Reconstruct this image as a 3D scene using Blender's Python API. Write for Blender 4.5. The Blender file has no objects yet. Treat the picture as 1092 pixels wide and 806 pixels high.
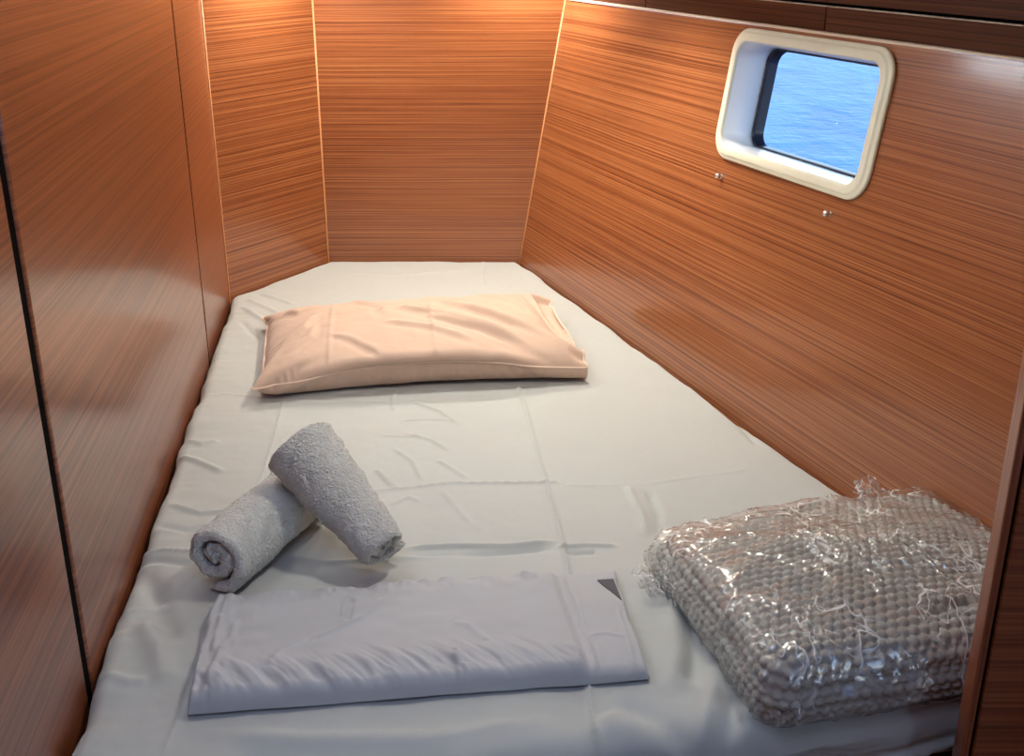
import bpy, bmesh, math, random
import numpy as np
from mathutils import Vector, Matrix, noise as mnoise

random.seed(7)
rng = np.random.default_rng(7)
C = bpy.context.scene.collection
S = bpy.context.scene
BZ = 0.75                      # height of the mattress top above the cabin sole (m)

# ------------------------------------------------------------------ camera
F_PX, PITCH, EYE = 1207.0, math.atan(478 / 1207.0), 0.88
cam_d = bpy.data.cameras.new('camera'); cam = bpy.data.objects.new('camera', cam_d); C.objects.link(cam)
cam_d.sensor_fit = 'HORIZONTAL'; cam_d.sensor_width = 36.0; cam_d.lens = 36.0 * F_PX / 1092.0
cam_d.clip_start = 0.02; cam_d.clip_end = 500
cam.location = (0, 0, BZ + EYE); cam.rotation_euler = (math.pi / 2 - PITCH, 0, 0)
S.camera = cam

# ------------------------------------------------------------------ world, lights, exposure
S.view_settings.view_transform = 'Standard'; S.view_settings.look = 'None'
S.view_settings.gamma = 1.0; S.view_settings.use_curve_mapping = False
S.view_settings.exposure = 0.15
wd = bpy.data.worlds.new('sky'); S.world = wd; wd.use_nodes = True
wn = wd.node_tree.nodes; wl = wd.node_tree.links; wn.clear()
wo = wn.new('ShaderNodeOutputWorld'); bg = wn.new('ShaderNodeBackground'); sk = wn.new('ShaderNodeTexSky')
sk.sky_type = 'NISHITA'; sk.sun_disc = False; sk.sun_elevation = math.radians(50); sk.sun_rotation = math.radians(200)
bg.inputs['Strength'].default_value = 0.8
wl.new(sk.outputs[0], bg.inputs['Color']); wl.new(bg.outputs[0], wo.inputs['Surface'])

def light(name, kind, loc, power, color, rot=(0, 0, 0), **kw):
    d = bpy.data.lights.new(name, kind); d.energy = power; d.color = color
    for k, v in kw.items(): setattr(d, k, v)
    o = bpy.data.objects.new(name, d); C.objects.link(o); o.location = loc; o.rotation_euler = rot
    return o
CEIL = 0.93                    # berth ceiling above the mattress top
ADDED_HATCH = (-0.15, 0.45, 1.23)    # added hatch, out of view, for the cool foreground light
light('added_hatch_light', 'AREA', (ADDED_HATCH[0], ADDED_HATCH[1], BZ + ADDED_HATCH[2] - 0.012), 4.2, (0.52, 0.66, 1.0), shape='RECTANGLE', size=0.44, size_y=0.44)
LAMPS = [(-0.500, 2.880), (0.020, 3.000), (0.10, 2.36), (0.14, 1.50)]
LPOW = [16, 18, 20, 10.0]; LCONE = [160, 160, 125, 165]
ADDED_PORT_Y, ADDED_PORT_Z = (1.25, 2.45), (0.835, 0.915)   # invented window strip, out of view, for the pale band on the right wall
_py = (ADDED_PORT_Y[0] + ADDED_PORT_Y[1]) / 2
light('added_window_light', 'AREA', (-0.681 - 0.1215 * (_py - 2.382) + 0.006, _py, BZ + sum(ADDED_PORT_Z) / 2), 4.5, (1.0, 0.97, 0.93), rot=(math.pi / 2, 0, math.pi / 2 + math.atan(0.1215)), shape='RECTANGLE', size=1.16, size_y=0.065)
for (lx, ly), lp, lc in zip(LAMPS, LPOW, LCONE):
    light('downlight_beam', 'SPOT', (lx, ly, BZ + CEIL - 0.022), lp, (1.0, 0.93, 0.80), spot_size=math.radians(lc), spot_blend=0.8, shadow_soft_size=0.022)

# ------------------------------------------------------------------ small geometry helpers
ct, st = math.cos(PITCH), math.sin(PITCH)
def bed(px, py, z=0.0):
    """where a sight line meets the level z above the mattress top"""
    v = py - 403.0; r = (px - 546.0, F_PX * ct - v * st, -F_PX * st - v * ct); k = (z - EYE) / r[2]
    return np.array([r[0] * k, r[1] * k, z])

def mesh_obj(name, verts, faces, mat, parent=None, smooth=True, uv=None):
    me = bpy.data.meshes.new(name)
    if isinstance(faces, np.ndarray):
        verts = np.asarray(verts, np.float32); nf, k = faces.shape
        me.vertices.add(len(verts)); me.vertices.foreach_set('co', verts.ravel()); me.loops.add(nf * k); me.polygons.add(nf)
        me.loops.foreach_set('vertex_index', faces.astype(np.int32).ravel()); me.polygons.foreach_set('loop_start', np.arange(0, nf * k, k, dtype=np.int32))
        me.update(calc_edges=True); me.validate()
    else:
        me.from_pydata([tuple(map(float, v)) for v in verts], [], [tuple(int(i) for i in f) for f in faces]); me.update()
    if smooth: me.polygons.foreach_set('use_smooth', [True] * len(me.polygons))
    if uv is not None:
        l = me.uv_layers.new(name='UVMap'); vi = np.empty(len(me.loops), dtype=np.int32); me.loops.foreach_get('vertex_index', vi)
        l.data.foreach_set('uv', np.asarray(uv, dtype=np.float32)[vi].ravel())
    if mat is not None: me.materials.append(mat)
    o = bpy.data.objects.new(name, me); C.objects.link(o)
    if parent is not None: o.parent = parent
    return o

def tag(o, label=None, cat=None, group=None, kind=None):
    if label: o['label'] = label
    if cat: o['category'] = cat
    if group: o['group'] = group
    if kind: o['kind'] = kind
    return o

def empty(name, loc=(0, 0, 0)):
    o = bpy.data.objects.new(name, None); C.objects.link(o); o.location = loc; o.empty_display_size = 0.05
    return o

def bevel(o, w, seg=2):
    m = o.modifiers.new('bevel', 'BEVEL'); m.width = w; m.segments = seg; m.limit_method = 'ANGLE'; m.angle_limit = math.radians(40)
    return o

def slab(name, origin, du, dv, dn, w, h, t, mat, parent=None, bev=0.0, uvo=(0, 0)):
    """board with corner at origin, spanning w along du, h along dv, t along -dn (face on dn side); uv in metres along the grain"""
    o0 = np.array(origin, float); du, dv, dn = (np.array(a, float) for a in (du, dv, dn))
    vs, uv, fs = [], [], []
    def quad(a, b, c, d, ua):
        k = len(vs); vs.extend([a, b, c, d]); uv.extend(ua); fs.append((k, k + 1, k + 2, k + 3))
    P = lambda a, b, c: o0 + du * a + dv * b - dn * c
    bm_v = [P(a, b, c) for c in (0, t) for b in (0, h) for a in (0, w)]
    F6 = [(0, 1, 3, 2), (4, 6, 7, 5), (0, 4, 5, 1), (2, 3, 7, 6), (0, 2, 6, 4), (1, 5, 7, 3)]
    me = bpy.data.meshes.new(name); me.from_pydata([tuple(v) for v in bm_v], [], F6)
    l = me.uv_layers.new(name='UVMap')
    prm = [(a, b) for c in (0, t) for b in (0, h) for a in (0, w)]
    for p in me.polygons:
        for li in p.loop_indices:
            vi = me.loops[li].vertex_index; a, b = prm[vi]; c = t if vi > 3 else 0
            l.data[li].uv = (a + uvo[0], b + uvo[1] + (c if p.index in (2, 3) else 0))
    me.materials.append(mat)
    bm = bmesh.new(); bm.from_mesh(me); bmesh.ops.recalc_face_normals(bm, faces=bm.faces); bm.to_mesh(me); bm.free()
    o = bpy.data.objects.new(name, me); C.objects.link(o)
    if parent is not None: o.parent = parent
    if bev: bevel(o, bev)
    return o

def grid_np(n, m):
    i = np.arange(n * m).reshape(n, m); return np.stack([i[:-1, :-1], i[:-1, 1:], i[1:, 1:], i[1:, :-1]], -1).reshape(-1, 4)
def grid_faces(n, m, wrap_m=False):
    f = []
    for i in range(n - 1):
        for j in range(m if wrap_m else m - 1):
            j2 = (j + 1) % m
            f.append((i * m + j, i * m + j2, (i + 1) * m + j2, (i + 1) * m + j))
    return f

# numpy value noise --------------------------------------------------
_perm = rng.permutation(512)
_val = rng.uniform(-1, 1, 512)
def vnoise(x, y, z=0.0):
    x, y, z = np.broadcast_arrays(np.asarray(x, float), np.asarray(y, float), np.asarray(z, float))
    xi, yi, zi = np.floor(x).astype(int), np.floor(y).astype(int), np.floor(z).astype(int)
    fx, fy, fz = x - xi, y - yi, z - zi
    fx, fy, fz = [f * f * f * (f * (f * 6 - 15) + 10) for f in (fx, fy, fz)]
    def h(a, b, c): return _val[_perm[(_perm[(_perm[a & 511] + b) & 511] + c) & 511]]
    r = 0
    for a in (0, 1):
        for b in (0, 1):
            for c in (0, 1):
                r = r + h(xi + a, yi + b, zi + c) * (fx if a else 1 - fx) * (fy if b else 1 - fy) * (fz if c else 1 - fz)
    return r
def fbm(x, y, z=0.0, o=4):
    r, a = 0, 1.0
    for k in range(o):
        r = r + a * vnoise(np.asarray(x) * 2**k + 17.3 * k, np.asarray(y) * 2**k + 5.1 * k, np.asarray(z) * 2**k); a *= 0.5
    return r
def sstep(a, b, x):
    t = np.clip((x - a) / (b - a), 0, 1); return t * t * (3 - 2 * t)

def seg_dist(x, y, pts):
    """distance to a polyline and the fraction along it"""
    best = np.full(np.shape(x), 1e9); fr = np.zeros(np.shape(x)); sg = np.zeros(np.shape(x))
    pts = [np.asarray(p, float)[:2] for p in pts]; L = [np.linalg.norm(b - a) for a, b in zip(pts, pts[1:])]; T = sum(L); acc = 0
    for a, b, l in zip(pts, pts[1:], L):
        d = (b - a) / l; t = np.clip((x - a[0]) * d[0] + (y - a[1]) * d[1], 0, l)
        ex, ey = x - a[0] - d[0] * t, y - a[1] - d[1] * t; q = np.hypot(ex, ey); m = q < best
        best = np.where(m, q, best); fr = np.where(m, (acc + t) / T, fr); sg = np.where(m, np.sign(d[0] * ey - d[1] * ex), sg); acc += l
    return best, fr, sg

def vnormals(V, Fc):
    V = np.asarray(V, float); Fc = np.asarray(Fc); n = np.zeros_like(V)
    fn = np.cross(V[Fc[:, 2]] - V[Fc[:, 0]], V[Fc[:, 3 % Fc.shape[1]]] - V[Fc[:, 1]])
    for k in range(Fc.shape[1]): np.add.at(n, Fc[:, k], fn)
    return n / (np.linalg.norm(n, axis=1, keepdims=True) + 1e-12)

# ------------------------------------------------------------------ materials
def mat(name, base, rough=0.5, **kw):
    m = bpy.data.materials.new(name); m.use_nodes = True; b = m.node_tree.nodes['Principled BSDF']
    b.inputs['Base Color'].default_value = (*base, 1); b.inputs['Roughness'].default_value = rough
    for k, v in kw.items(): b.inputs[k].default_value = v
    return m
class NT:
    def __init__(s, m): s.t = m.node_tree; s.b = s.t.nodes['Principled BSDF']
    def n(s, k, **kw):
        a = s.t.nodes.new(k)
        for q, v in kw.items(): setattr(a, q, v)
        return a
    def l(s, a, b): s.t.links.new(a, b)
    def noise(s, vec, scale, detail=4, rough=0.55, mapscale=None):
        if mapscale is not None:
            mp = s.n('ShaderNodeMapping'); mp.inputs['Scale'].default_value = mapscale; s.l(vec, mp.inputs['Vector']); vec = mp.outputs[0]
        a = s.n('ShaderNodeTexNoise'); a.inputs['Scale'].default_value = scale; a.inputs['Detail'].default_value = detail; a.inputs['Roughness'].default_value = rough
        s.l(vec, a.inputs['Vector']); return a.outputs[0]
    def math(s, op, a, b=None, c=None):
        m = s.n('ShaderNodeMath', operation=op)
        for i, v in enumerate((a, b, c)):
            if v is None: continue
            if isinstance(v, (int, float)): m.inputs[i].default_value = v
            else: s.l(v, m.inputs[i])
        return m.outputs[0]
    def ramp(s, fac, stops):
        r = s.n('ShaderNodeValToRGB'); e = r.color_ramp.elements
        while len(e) < len(stops): e.new(0.5)
        for q, (p, c) in zip(e, stops): q.position = p; q.color = (*c, 1) if len(c) == 3 else c
        s.l(fac, r.inputs[0]); return r.outputs[0]
    def bump(s, h, strength=0.3, dist=0.001):
        b = s.n('ShaderNodeBump'); b.inputs['Strength'].default_value = strength; b.inputs['Distance'].default_value = dist
        s.l(h, b.inputs['Height']); s.l(b.outputs[0], s.b.inputs['Normal'])

def wood(name, dark, mid, light_, rough=0.33, coat=0.6, contrast=1.0, fs=1.0):
    m = mat(name, mid, rough); t = NT(m)
    t.b.inputs['Coat Weight'].default_value = coat; t.b.inputs['Coat Roughness'].default_value = 0.13
    tc = t.n('ShaderNodeTexCoord'); oi = t.n('ShaderNodeObjectInfo')
    cb = t.n('ShaderNodeCombineXYZ'); t.l(t.math('MULTIPLY', oi.outputs['Random'], 7.0), cb.inputs[0]); t.l(t.math('MULTIPLY', oi.outputs['Random'], 3.0), cb.inputs[1])
    va = t.n('ShaderNodeVectorMath', operation='ADD'); t.l(tc.outputs['UV'], va.inputs[0]); t.l(cb.outputs[0], va.inputs[1]); uv = va.outputs[0]
    # gentle waver of the grain
    wv = t.noise(uv, 1.0, 2, 0.5, (1.6, 5.0, 1)); sep = t.n('ShaderNodeSeparateXYZ'); t.l(uv, sep.inputs[0])
    y2 = t.math('MULTIPLY_ADD', wv, 0.007, sep.outputs[1]); cc = t.n('ShaderNodeCombineXYZ'); t.l(sep.outputs[0], cc.inputs[0]); t.l(y2, cc.inputs[1]); uv = cc.outputs[0]
    a = t.noise(uv, 1.0, 3, 0.6, (0.4, 280 * fs, 1)); b = t.noise(uv, 1.0, 2, 0.5, (0.3, 60 * fs, 1)); c = t.noise(uv, 1.0, 3, 0.6, (3.5, 700 * fs, 1))
    s1 = t.math('MULTIPLY_ADD', a, 0.86 * contrast, t.math('MULTIPLY_ADD', b, 0.12 * contrast, t.math('MULTIPLY', c, 0.40 * contrast)))
    k = 0.69 * contrast
    col = t.ramp(s1, [(k - 0.17, dark), (k - 0.03, mid), (k + 0.15, light_)])
    t.l(col, t.b.inputs['Base Color']); t.bump(s1, 0.18, 0.0012)
    return m
M = {}
M['wood'] = wood('mahogany_veneer', (0.105, 0.025, 0.008), (0.25, 0.074, 0.023), (0.40, 0.150, 0.053))
M['wood_red'] = wood('mahogany_veneer_door', (0.12, 0.030, 0.012), (0.225, 0.062, 0.022), (0.34, 0.11, 0.040), 0.30, 0.45, 1.0, 0.62)
M['wood_dark_shaded'] = wood('mahogany_dark_shaded', (0.035, 0.009, 0.004), (0.075, 0.021, 0.008), (0.12, 0.038, 0.014), 0.5, 0.0)  # shade of the locker fronts put into the colour; berth base is really dark
M['wood_dark_shaded'].node_tree.nodes['Principled BSDF'].inputs['Specular IOR Level'].default_value = 0.15
M['bead'] = mat('pale_corner_bead', (0.60, 0.27, 0.11), 0.4)
M['edge'] = mat('pale_lipping_and_highlight', (0.78, 0.66, 0.52), 0.35)
M['black'] = mat('dark_gap', (0.004, 0.003, 0.003), 0.9, **{'Specular IOR Level': 0.05})
M['ceiling'] = mat('white_headliner', (0.82, 0.80, 0.76), 0.7)
M['floor'] = wood('teak_sole', (0.10, 0.04, 0.015), (0.16, 0.07, 0.03), (0.22, 0.10, 0.045))
M['cream'] = mat('cream_moulding', (0.82, 0.79, 0.62), 0.32)
M['white'] = mat('white_gelcoat', (0.93, 0.94, 0.95), 0.3)
M['rubber'] = mat('navy_rubber_gasket', (0.012, 0.016, 0.04), 0.35)
M['chrome'] = mat('chrome', (0.8, 0.8, 0.8), 0.25, Metallic=1.0)
M['lampglass'] = mat('lamp_lens', (0.9, 0.85, 0.75), 0.4)
M['lampglass'].node_tree.nodes['Principled BSDF'].inputs['Emission Color'].default_value = (1, 0.86, 0.68, 1)
M['lampglass'].node_tree.nodes['Principled BSDF'].inputs['Emission Strength'].default_value = 4.0
M['added_glass'] = mat('added_pane_acrylic', (0.7, 0.8, 0.9), 0.3)

def fabric(name, base, rough=0.85, weave=900, bump=0.12, sheen=0.25, mottled=0.06, dist=0.001):
    m = mat(name, base, rough); t = NT(m); t.b.inputs['Sheen Weight'].default_value = sheen; t.b.inputs['Sheen Roughness'].default_value = 0.5
    t.b.inputs['Specular IOR Level'].default_value = 0.25
    tc = t.n('ShaderNodeTexCoord'); o = tc.outputs['Object']
    n1 = t.noise(o, weave, 2, 0.6); n2 = t.noise(o, 9, 4, 0.6); n3 = t.noise(o, 60, 3, 0.6)
    mx = t.n('ShaderNodeMix', data_type='RGBA'); mx.inputs[6].default_value = (*[c * (1 - mottled) for c in base], 1); mx.inputs[7].default_value = (*[min(1, c * (1 + mottled)) for c in base], 1)
    t.l(n2, mx.inputs[0]); t.l(mx.outputs[2], t.b.inputs['Base Color'])
    h = t.math('MULTIPLY_ADD', n3, 0.8, n1); t.bump(h, bump, dist)
    return m
M['sheet'] = fabric('grey_cotton_sheet', (0.455, 0.475, 0.455), 0.8, 900, 0.12, 0.2, 0.03)
M['folded'] = fabric('lavender_grey_cotton', (0.435, 0.445, 0.46), 0.75, 900, 0.10, 0.25, 0.03)
M['pillow'] = fabric('peach_cotton', (0.57, 0.41, 0.315), 0.85, 900, 0.14, 0.2, 0.04)
M['hem'] = fabric('peach_cotton_seam', (0.76, 0.58, 0.46), 0.85, 900, 0.1, 0.2, 0.03)
M['inside'] = fabric('painted_pocket_shade', (0.085, 0.085, 0.095))  # dark colour standing for shade in the folded sheet's corner opening
M['towel'] = fabric('grey_terry', (0.60, 0.595, 0.55), 0.95, 240, 1.0, 0.5, 0.16, 0.006)
M['blanket'] = fabric('grey_bubble_knit', (0.44, 0.43, 0.385), 0.95, 500, 0.4, 0.3, 0.08)

def film_mat():
    m = bpy.data.materials.new('clear_plastic_film'); m.use_nodes = True; t = m.node_tree; t.nodes.clear()
    N = lambda k: t.nodes.new(k)
    out = N('ShaderNodeOutputMaterial'); tr = N('ShaderNodeBsdfTransparent'); tr.inputs[0].default_value = (0.95, 0.95, 0.95, 1)
    gl = N('ShaderNodeBsdfGlossy'); gl.inputs['Roughness'].default_value = 0.17; gl.inputs['Color'].default_value = (1, 1, 1, 1)
    fr = N('ShaderNodeLayerWeight'); fr.inputs['Blend'].default_value = 0.5
    pw = N('ShaderNodeMath'); pw.operation = 'POWER'; pw.inputs[1].default_value = 4.0
    ml = N('ShaderNodeMath'); ml.operation = 'MULTIPLY_ADD'; ml.inputs[1].default_value = 0.85; ml.inputs[2].default_value = 0.10; ml.use_clamp = True
    mx = N('ShaderNodeMixShader'); tc = N('ShaderNodeTexCoord')
    vo = N('ShaderNodeTexVoronoi'); vo.feature = 'DISTANCE_TO_EDGE'; vo.inputs['Scale'].default_value = 15
    ns = N('ShaderNodeTexNoise'); ns.inputs['Scale'].default_value = 14; ns.inputs['Detail'].default_value = 3
    wa = N('ShaderNodeVectorMath'); wa.operation = 'MULTIPLY_ADD'; wa.inputs[1].default_value = (0.05,) * 3
    t.links.new(tc.outputs['Object'], ns.inputs['Vector']); t.links.new(ns.outputs['Color'], wa.inputs[0]); t.links.new(tc.outputs['Object'], wa.inputs[2])
    t.links.new(wa.outputs[0], vo.inputs['Vector'])
    bp = N('ShaderNodeBump'); bp.inputs['Strength'].default_value = 0.28; bp.inputs['Distance'].default_value = 0.02
    t.links.new(vo.outputs['Distance'], bp.inputs['Height'])
    # white lines painted as crease highlights, with some whitening from folding
    def crease_glint(scale, width, seed):
        mp = N('ShaderNodeMapping'); mp.inputs['Location'].default_value = (seed, seed * .7, seed * .3); mp.inputs['Scale'].default_value = (scale, scale * .6, scale * .8); t.links.new(wa.outputs[0], mp.inputs['Vector'])
        n_ = N('ShaderNodeTexNoise'); n_.inputs['Scale'].default_value = 1.0; n_.inputs['Detail'].default_value = 0.6; t.links.new(mp.outputs[0], n_.inputs['Vector'])
        a_ = N('ShaderNodeMath'); a_.operation = 'SUBTRACT'; a_.inputs[1].default_value = 0.5; t.links.new(n_.outputs[0], a_.inputs[0])
        b_ = N('ShaderNodeMath'); b_.operation = 'ABSOLUTE'; t.links.new(a_.outputs[0], b_.inputs[0])
        r_ = N('ShaderNodeMapRange'); r_.inputs['From Min'].default_value = width; r_.inputs['From Max'].default_value = width * .25; t.links.new(b_.outputs[0], r_.inputs['Value']); return r_.outputs[0]
    c1, c2 = crease_glint(16, .013, 1.3), crease_glint(40, .016, 6.1)
    mk = N('ShaderNodeTexNoise'); mk.inputs['Scale'].default_value = 6.5; mk.inputs['Detail'].default_value = 2; t.links.new(tc.outputs['Object'], mk.inputs['Vector'])
    mr = N('ShaderNodeMapRange'); mr.inputs['From Min'].default_value = .43; mr.inputs['From Max'].default_value = .54; t.links.new(mk.outputs[0], mr.inputs['Value'])
    mx1 = N('ShaderNodeMath'); mx1.operation = 'MAXIMUM'; t.links.new(c1, mx1.inputs[0]); t.links.new(c2, mx1.inputs[1])
    mu = N('ShaderNodeMath'); mu.operation = 'MULTIPLY'; t.links.new(mx1.outputs[0], mu.inputs[0]); t.links.new(mr.outputs[0], mu.inputs[1])
    m2 = N('ShaderNodeMath'); m2.operation = 'MULTIPLY'; m2.inputs[1].default_value = 0.65; t.links.new(mu.outputs[0], m2.inputs[0])
    df = N('ShaderNodeBsdfDiffuse'); df.inputs['Color'].default_value = (.92, .92, .9, 1); mw = N('ShaderNodeMixShader')
    t.links.new(m2.outputs[0], mw.inputs[0]); t.links.new(mx.outputs[0], mw.inputs[1]); t.links.new(df.outputs[0], mw.inputs[2])
    for s_ in (gl, fr): t.links.new(bp.outputs[0], s_.inputs['Normal'])
    t.links.new(fr.outputs['Facing'], pw.inputs[0]); t.links.new(pw.outputs[0], ml.inputs[0]); t.links.new(ml.outputs[0], mx.inputs[0]); t.links.new(tr.outputs[0], mx.inputs[1]); t.links.new(gl.outputs[0], mx.inputs[2])
    t.links.new(mw.outputs[0], out.inputs[0]); return m
M['film'] = film_mat()

def pane_mat():
    m = bpy.data.materials.new('window_glass'); m.use_nodes = True; t = m.node_tree; t.nodes.clear(); N = lambda k: t.nodes.new(k)
    out = N('ShaderNodeOutputMaterial'); tr = N('ShaderNodeBsdfTransparent'); tr.inputs[0].default_value = (0.90, 0.95, 0.98, 1)
    gl = N('ShaderNodeBsdfGlossy'); gl.inputs['Roughness'].default_value = 0.03; fr = N('ShaderNodeLayerWeight'); pw = N('ShaderNodeMath'); pw.operation = 'POWER'; pw.inputs[1].default_value = 5.0; ml = N('ShaderNodeMath'); ml.operation = 'MULTIPLY_ADD'; ml.inputs[1].default_value = 0.2; ml.inputs[2].default_value = 0.002
    t.links.new(fr.outputs['Facing'], pw.inputs[0]); t.links.new(pw.outputs[0], ml.inputs[0])
    mx = N('ShaderNodeMixShader'); t.links.new(ml.outputs[0], mx.inputs[0]); t.links.new(tr.outputs[0], mx.inputs[1]); t.links.new(gl.outputs[0], mx.inputs[2]); t.links.new(mx.outputs[0], out.inputs[0])
    return m
M['pane'] = pane_mat()

def sea_mat():
    m = mat('sea_water', (0.05, 0.22, 0.58), 0.45, **{'Specular IOR Level': 0.12}); t = NT(m); tc = t.n('ShaderNodeTexCoord')
    n1 = t.noise(tc.outputs['Object'], 1.0, 5, 0.6, (1.6, 0.7, 1)); n2 = t.noise(tc.outputs['Object'], 5.0, 3, 0.6)
    col = t.ramp(n1, [(0.35, (0.010, 0.078, 0.25)), (0.62, (0.026, 0.128, 0.34))]); t.l(col, t.b.inputs['Base Color'])
    t.bump(t.math('MULTIPLY_ADD', n2, 0.3, n1), 0.5, 0.12); return m
M['sea'] = sea_mat()

# ------------------------------------------------------------------ setting
UP = np.array([0, 0, 1.0])
def wp(x, y, z): return np.array([x, y, z + BZ])
def wall_line(x0, y0, x1, y1):
    d = np.array([x1 - x0, y1 - y0, 0]); L = np.linalg.norm(d); d /= L
    return d, L
floor = slab('floor', (-1.6, -1.2, 0), (1, 0, 0), (0, 1, 0), UP, 3.2, 4.6, 0.05, M['floor']); tag(floor, 'dark wooden cabin sole under the berth', kind='structure')

# left bulkhead: three door-like panels with dark gaps
LW = lambda y: -0.681 - 0.1215 * (y - 2.382)
dL = np.array([-0.1215, 1, 0]) / math.hypot(0.1215, 1); nL = np.array([dL[1], -dL[0], 0])
wl_ = empty('wall_left', (LW(1.2), 1.2, 0)); tag(wl_, 'reddish mahogany bulkhead of tall panels left of the berth', kind='structure')
def child(o, p):
    o.parent = p; o.matrix_parent_inverse = Matrix.Translation(-Vector(p.location)); return o
LTOP = BZ + ADDED_PORT_Z[0] - 0.012
def left_panel(y0, y1, m, off=0.0, z0=0.0, bev=0.003):
    p0 = np.array([LW(y0), y0, z0]) + nL * off; L = (y1 - y0) / dL[1]
    return child(slab('panel', p0, dL, UP, nL, L, LTOP - z0, 0.02, m, None, bev), wl_)
left_panel(-0.9, 1.180, M['wood_red'], 0.0)
left_panel(1.200, 2.368, M['wood_red'], 0.002, bev=0.005)
left_panel(2.390, 2.80, M['wood_red'], 0.0)
b0 = np.array([LW(-0.9), -0.9, 0]) - nL * 0.0225
for y0, y1 in ((1.176, 1.1985), (2.362, 2.3885)):
    child(slab('rebate', np.array([LW(y0), y0, 0]) - nL * 0.0006, dL, UP, nL, (y1 - y0) / dL[1], LTOP, 0.012, M['black']), wl_)
child(slab('backing', b0, dL, UP, nL, 3.75, BZ + CEIL + 0.02, 0.02, M['black']), wl_)

cp = empty('added_window', (LW(_py), _py, LTOP)); tag(cp, 'added out of view window strip high in the left bulkhead, lighting the right wall', kind='structure')
child(slab('added_coaming', np.array([LW(-0.9), -0.9, LTOP]) - nL * 0.004, dL, UP, nL, 3.72, BZ + CEIL - LTOP, 0.014, M['white']), cp)
child(slab('pane', np.array([LW(ADDED_PORT_Y[0]), ADDED_PORT_Y[0], BZ + ADDED_PORT_Z[0]]) + nL * 0.002, dL, UP, nL, (ADDED_PORT_Y[1] - ADDED_PORT_Y[0]) / dL[1], ADDED_PORT_Z[1] - ADDED_PORT_Z[0], 0.005, M['added_glass'], None, 0.002), cp)  # pane of the added window
# chamfered panel behind the head of the berth, back wall
A1 = (-0.7315, 2.800); A2 = (-0.527, 3.142); A3 = (0.024, 3.142)
dC, LC = wall_line(*A1, *A2); nC = np.array([dC[1], -dC[0], 0])
o = slab('wall_corner', (*A1, 0), dC, UP, nC, LC, BZ + CEIL + 0.02, 0.02, M['wood']); tag(o, 'angled mahogany panel across the back left corner of the berth', kind='structure')
o = slab('wall_back', (A2[0], A2[1], 0), (1, 0, 0), UP, (0, -1, 0), 0.71, BZ + CEIL + 0.02, 0.02, M['wood'], uvo=(2.1, 0.4)); tag(o, 'mahogany panel closing the head end of the berth', kind='structure')

# right hull-side panel, leaning outwards, with the window hole
dR = np.array([-490, 1298, 0.0]); dR /= np.linalg.norm(dR); dRf = -dR                         # dRf runs towards the viewer
K0 = np.array([0.024, 3.142, 0.0]); K1 = np.array([0.1415, 3.142, 0.708])
nR = np.cross(dR, K1 - K0); nR /= np.linalg.norm(nR); nR = -nR                                # into the cabin
upR = np.cross(dRf, nR); upR /= np.linalg.norm(upR)
if upR[2] < 0: upR = -upR
H_R = 0.708 / upR[2]
a0 = float(np.dot(K1 - K0, dRf))                                                              # lean of the corner along the wall
def RP(a, b, c=0.0): return wp(*(K0 + dRf * a + upR * b + nR * c))
def Rco(p):                                                                                   # world(bed) point on wall -> (a, b)
    q = np.asarray(p) - K0; return float(q @ dRf), float(q @ upR)
W0 = Rco((0.450, 2.321, 0.700)); W1 = Rco((0.570, 1.895, 0.456))
wa0, wa1, wb0, wb1 = W0[0] - 0.004, Rco((0.616, 1.887, 0.712))[0] + 0.022, 0.454 / upR[2], 0.703 / upR[2]
WC = ((wa0 + wa1) / 2, (wb0 + wb1) / 2); WW, WH = (wa1 - wa0), (wb1 - wb0)
ins = 0.022
xs = [-0.25, wa0 + ins, wa1 - ins, 3.0]; ys = [-BZ / upR[2], wb0 + ins, wb1 - ins, H_R]
vs, fs, uv = [], [], []
for c in (0, -0.02):
    for b in ys:
        for a in xs: vs.append(RP(a, b, c)); uv.append((a + 0.3, b + 1.7))
for i in range(3):
    for j in range(3):
        if i == 1 and j == 1: continue
        k = i * 4 + j; fs.append((k, k + 1, k + 5, k + 4)); fs.append((16 + k, 16 + k + 4, 16 + k + 5, 16 + k + 1))
for (p, q) in [(0, 3), (3, 15), (15, 12), (12, 0)]: fs.append((p, 16 + p, 16 + q, q))
for (p, q) in [(5, 6), (6, 10), (10, 9), (9, 5)]: fs.append((p, q, 16 + q, 16 + p))
wr = mesh_obj('wall_right', vs, fs, M['wood'], None, False, uv)
bm = bmesh.new(); bm.from_mesh(wr.data); bmesh.ops.recalc_face_normals(bm, faces=bm.faces); bm.to_mesh(wr.data); bm.free()
tag(wr, 'outward leaning mahogany hull side panel right of the berth, holding the window', kind='structure')

# lipping along the top of the hull panel, then fascia and locker fronts above it
def bar(name, p, q, up, out, w, h, m, bev=0.0):
    d = np.asarray(q, float) - np.asarray(p, float); L = np.linalg.norm(d); d /= L
    return slab(name, p, d, up, out, L, h, w, m, None, bev)
outR = np.array([nR[0], nR[1], 0]); outR /= np.linalg.norm(outR)
t1 = bar('trim_1', RP(-0.2, H_R, 0.004), RP(3.0, H_R, 0.004), UP, outR, 0.026, 0.005, M['edge'], 0.0015); tag(t1, 'pale lipping along the top edge of the hull side panel', kind='structure')
wu = empty('wall_locker', tuple(RP(1.0, H_R, 0))); tag(wu, 'overhead locker fronts above the hull side panel, darkened in colour for shade', kind='structure')
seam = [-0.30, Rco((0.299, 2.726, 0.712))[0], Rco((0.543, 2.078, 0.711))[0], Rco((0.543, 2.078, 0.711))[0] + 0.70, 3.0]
ZF = 0.0475
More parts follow.
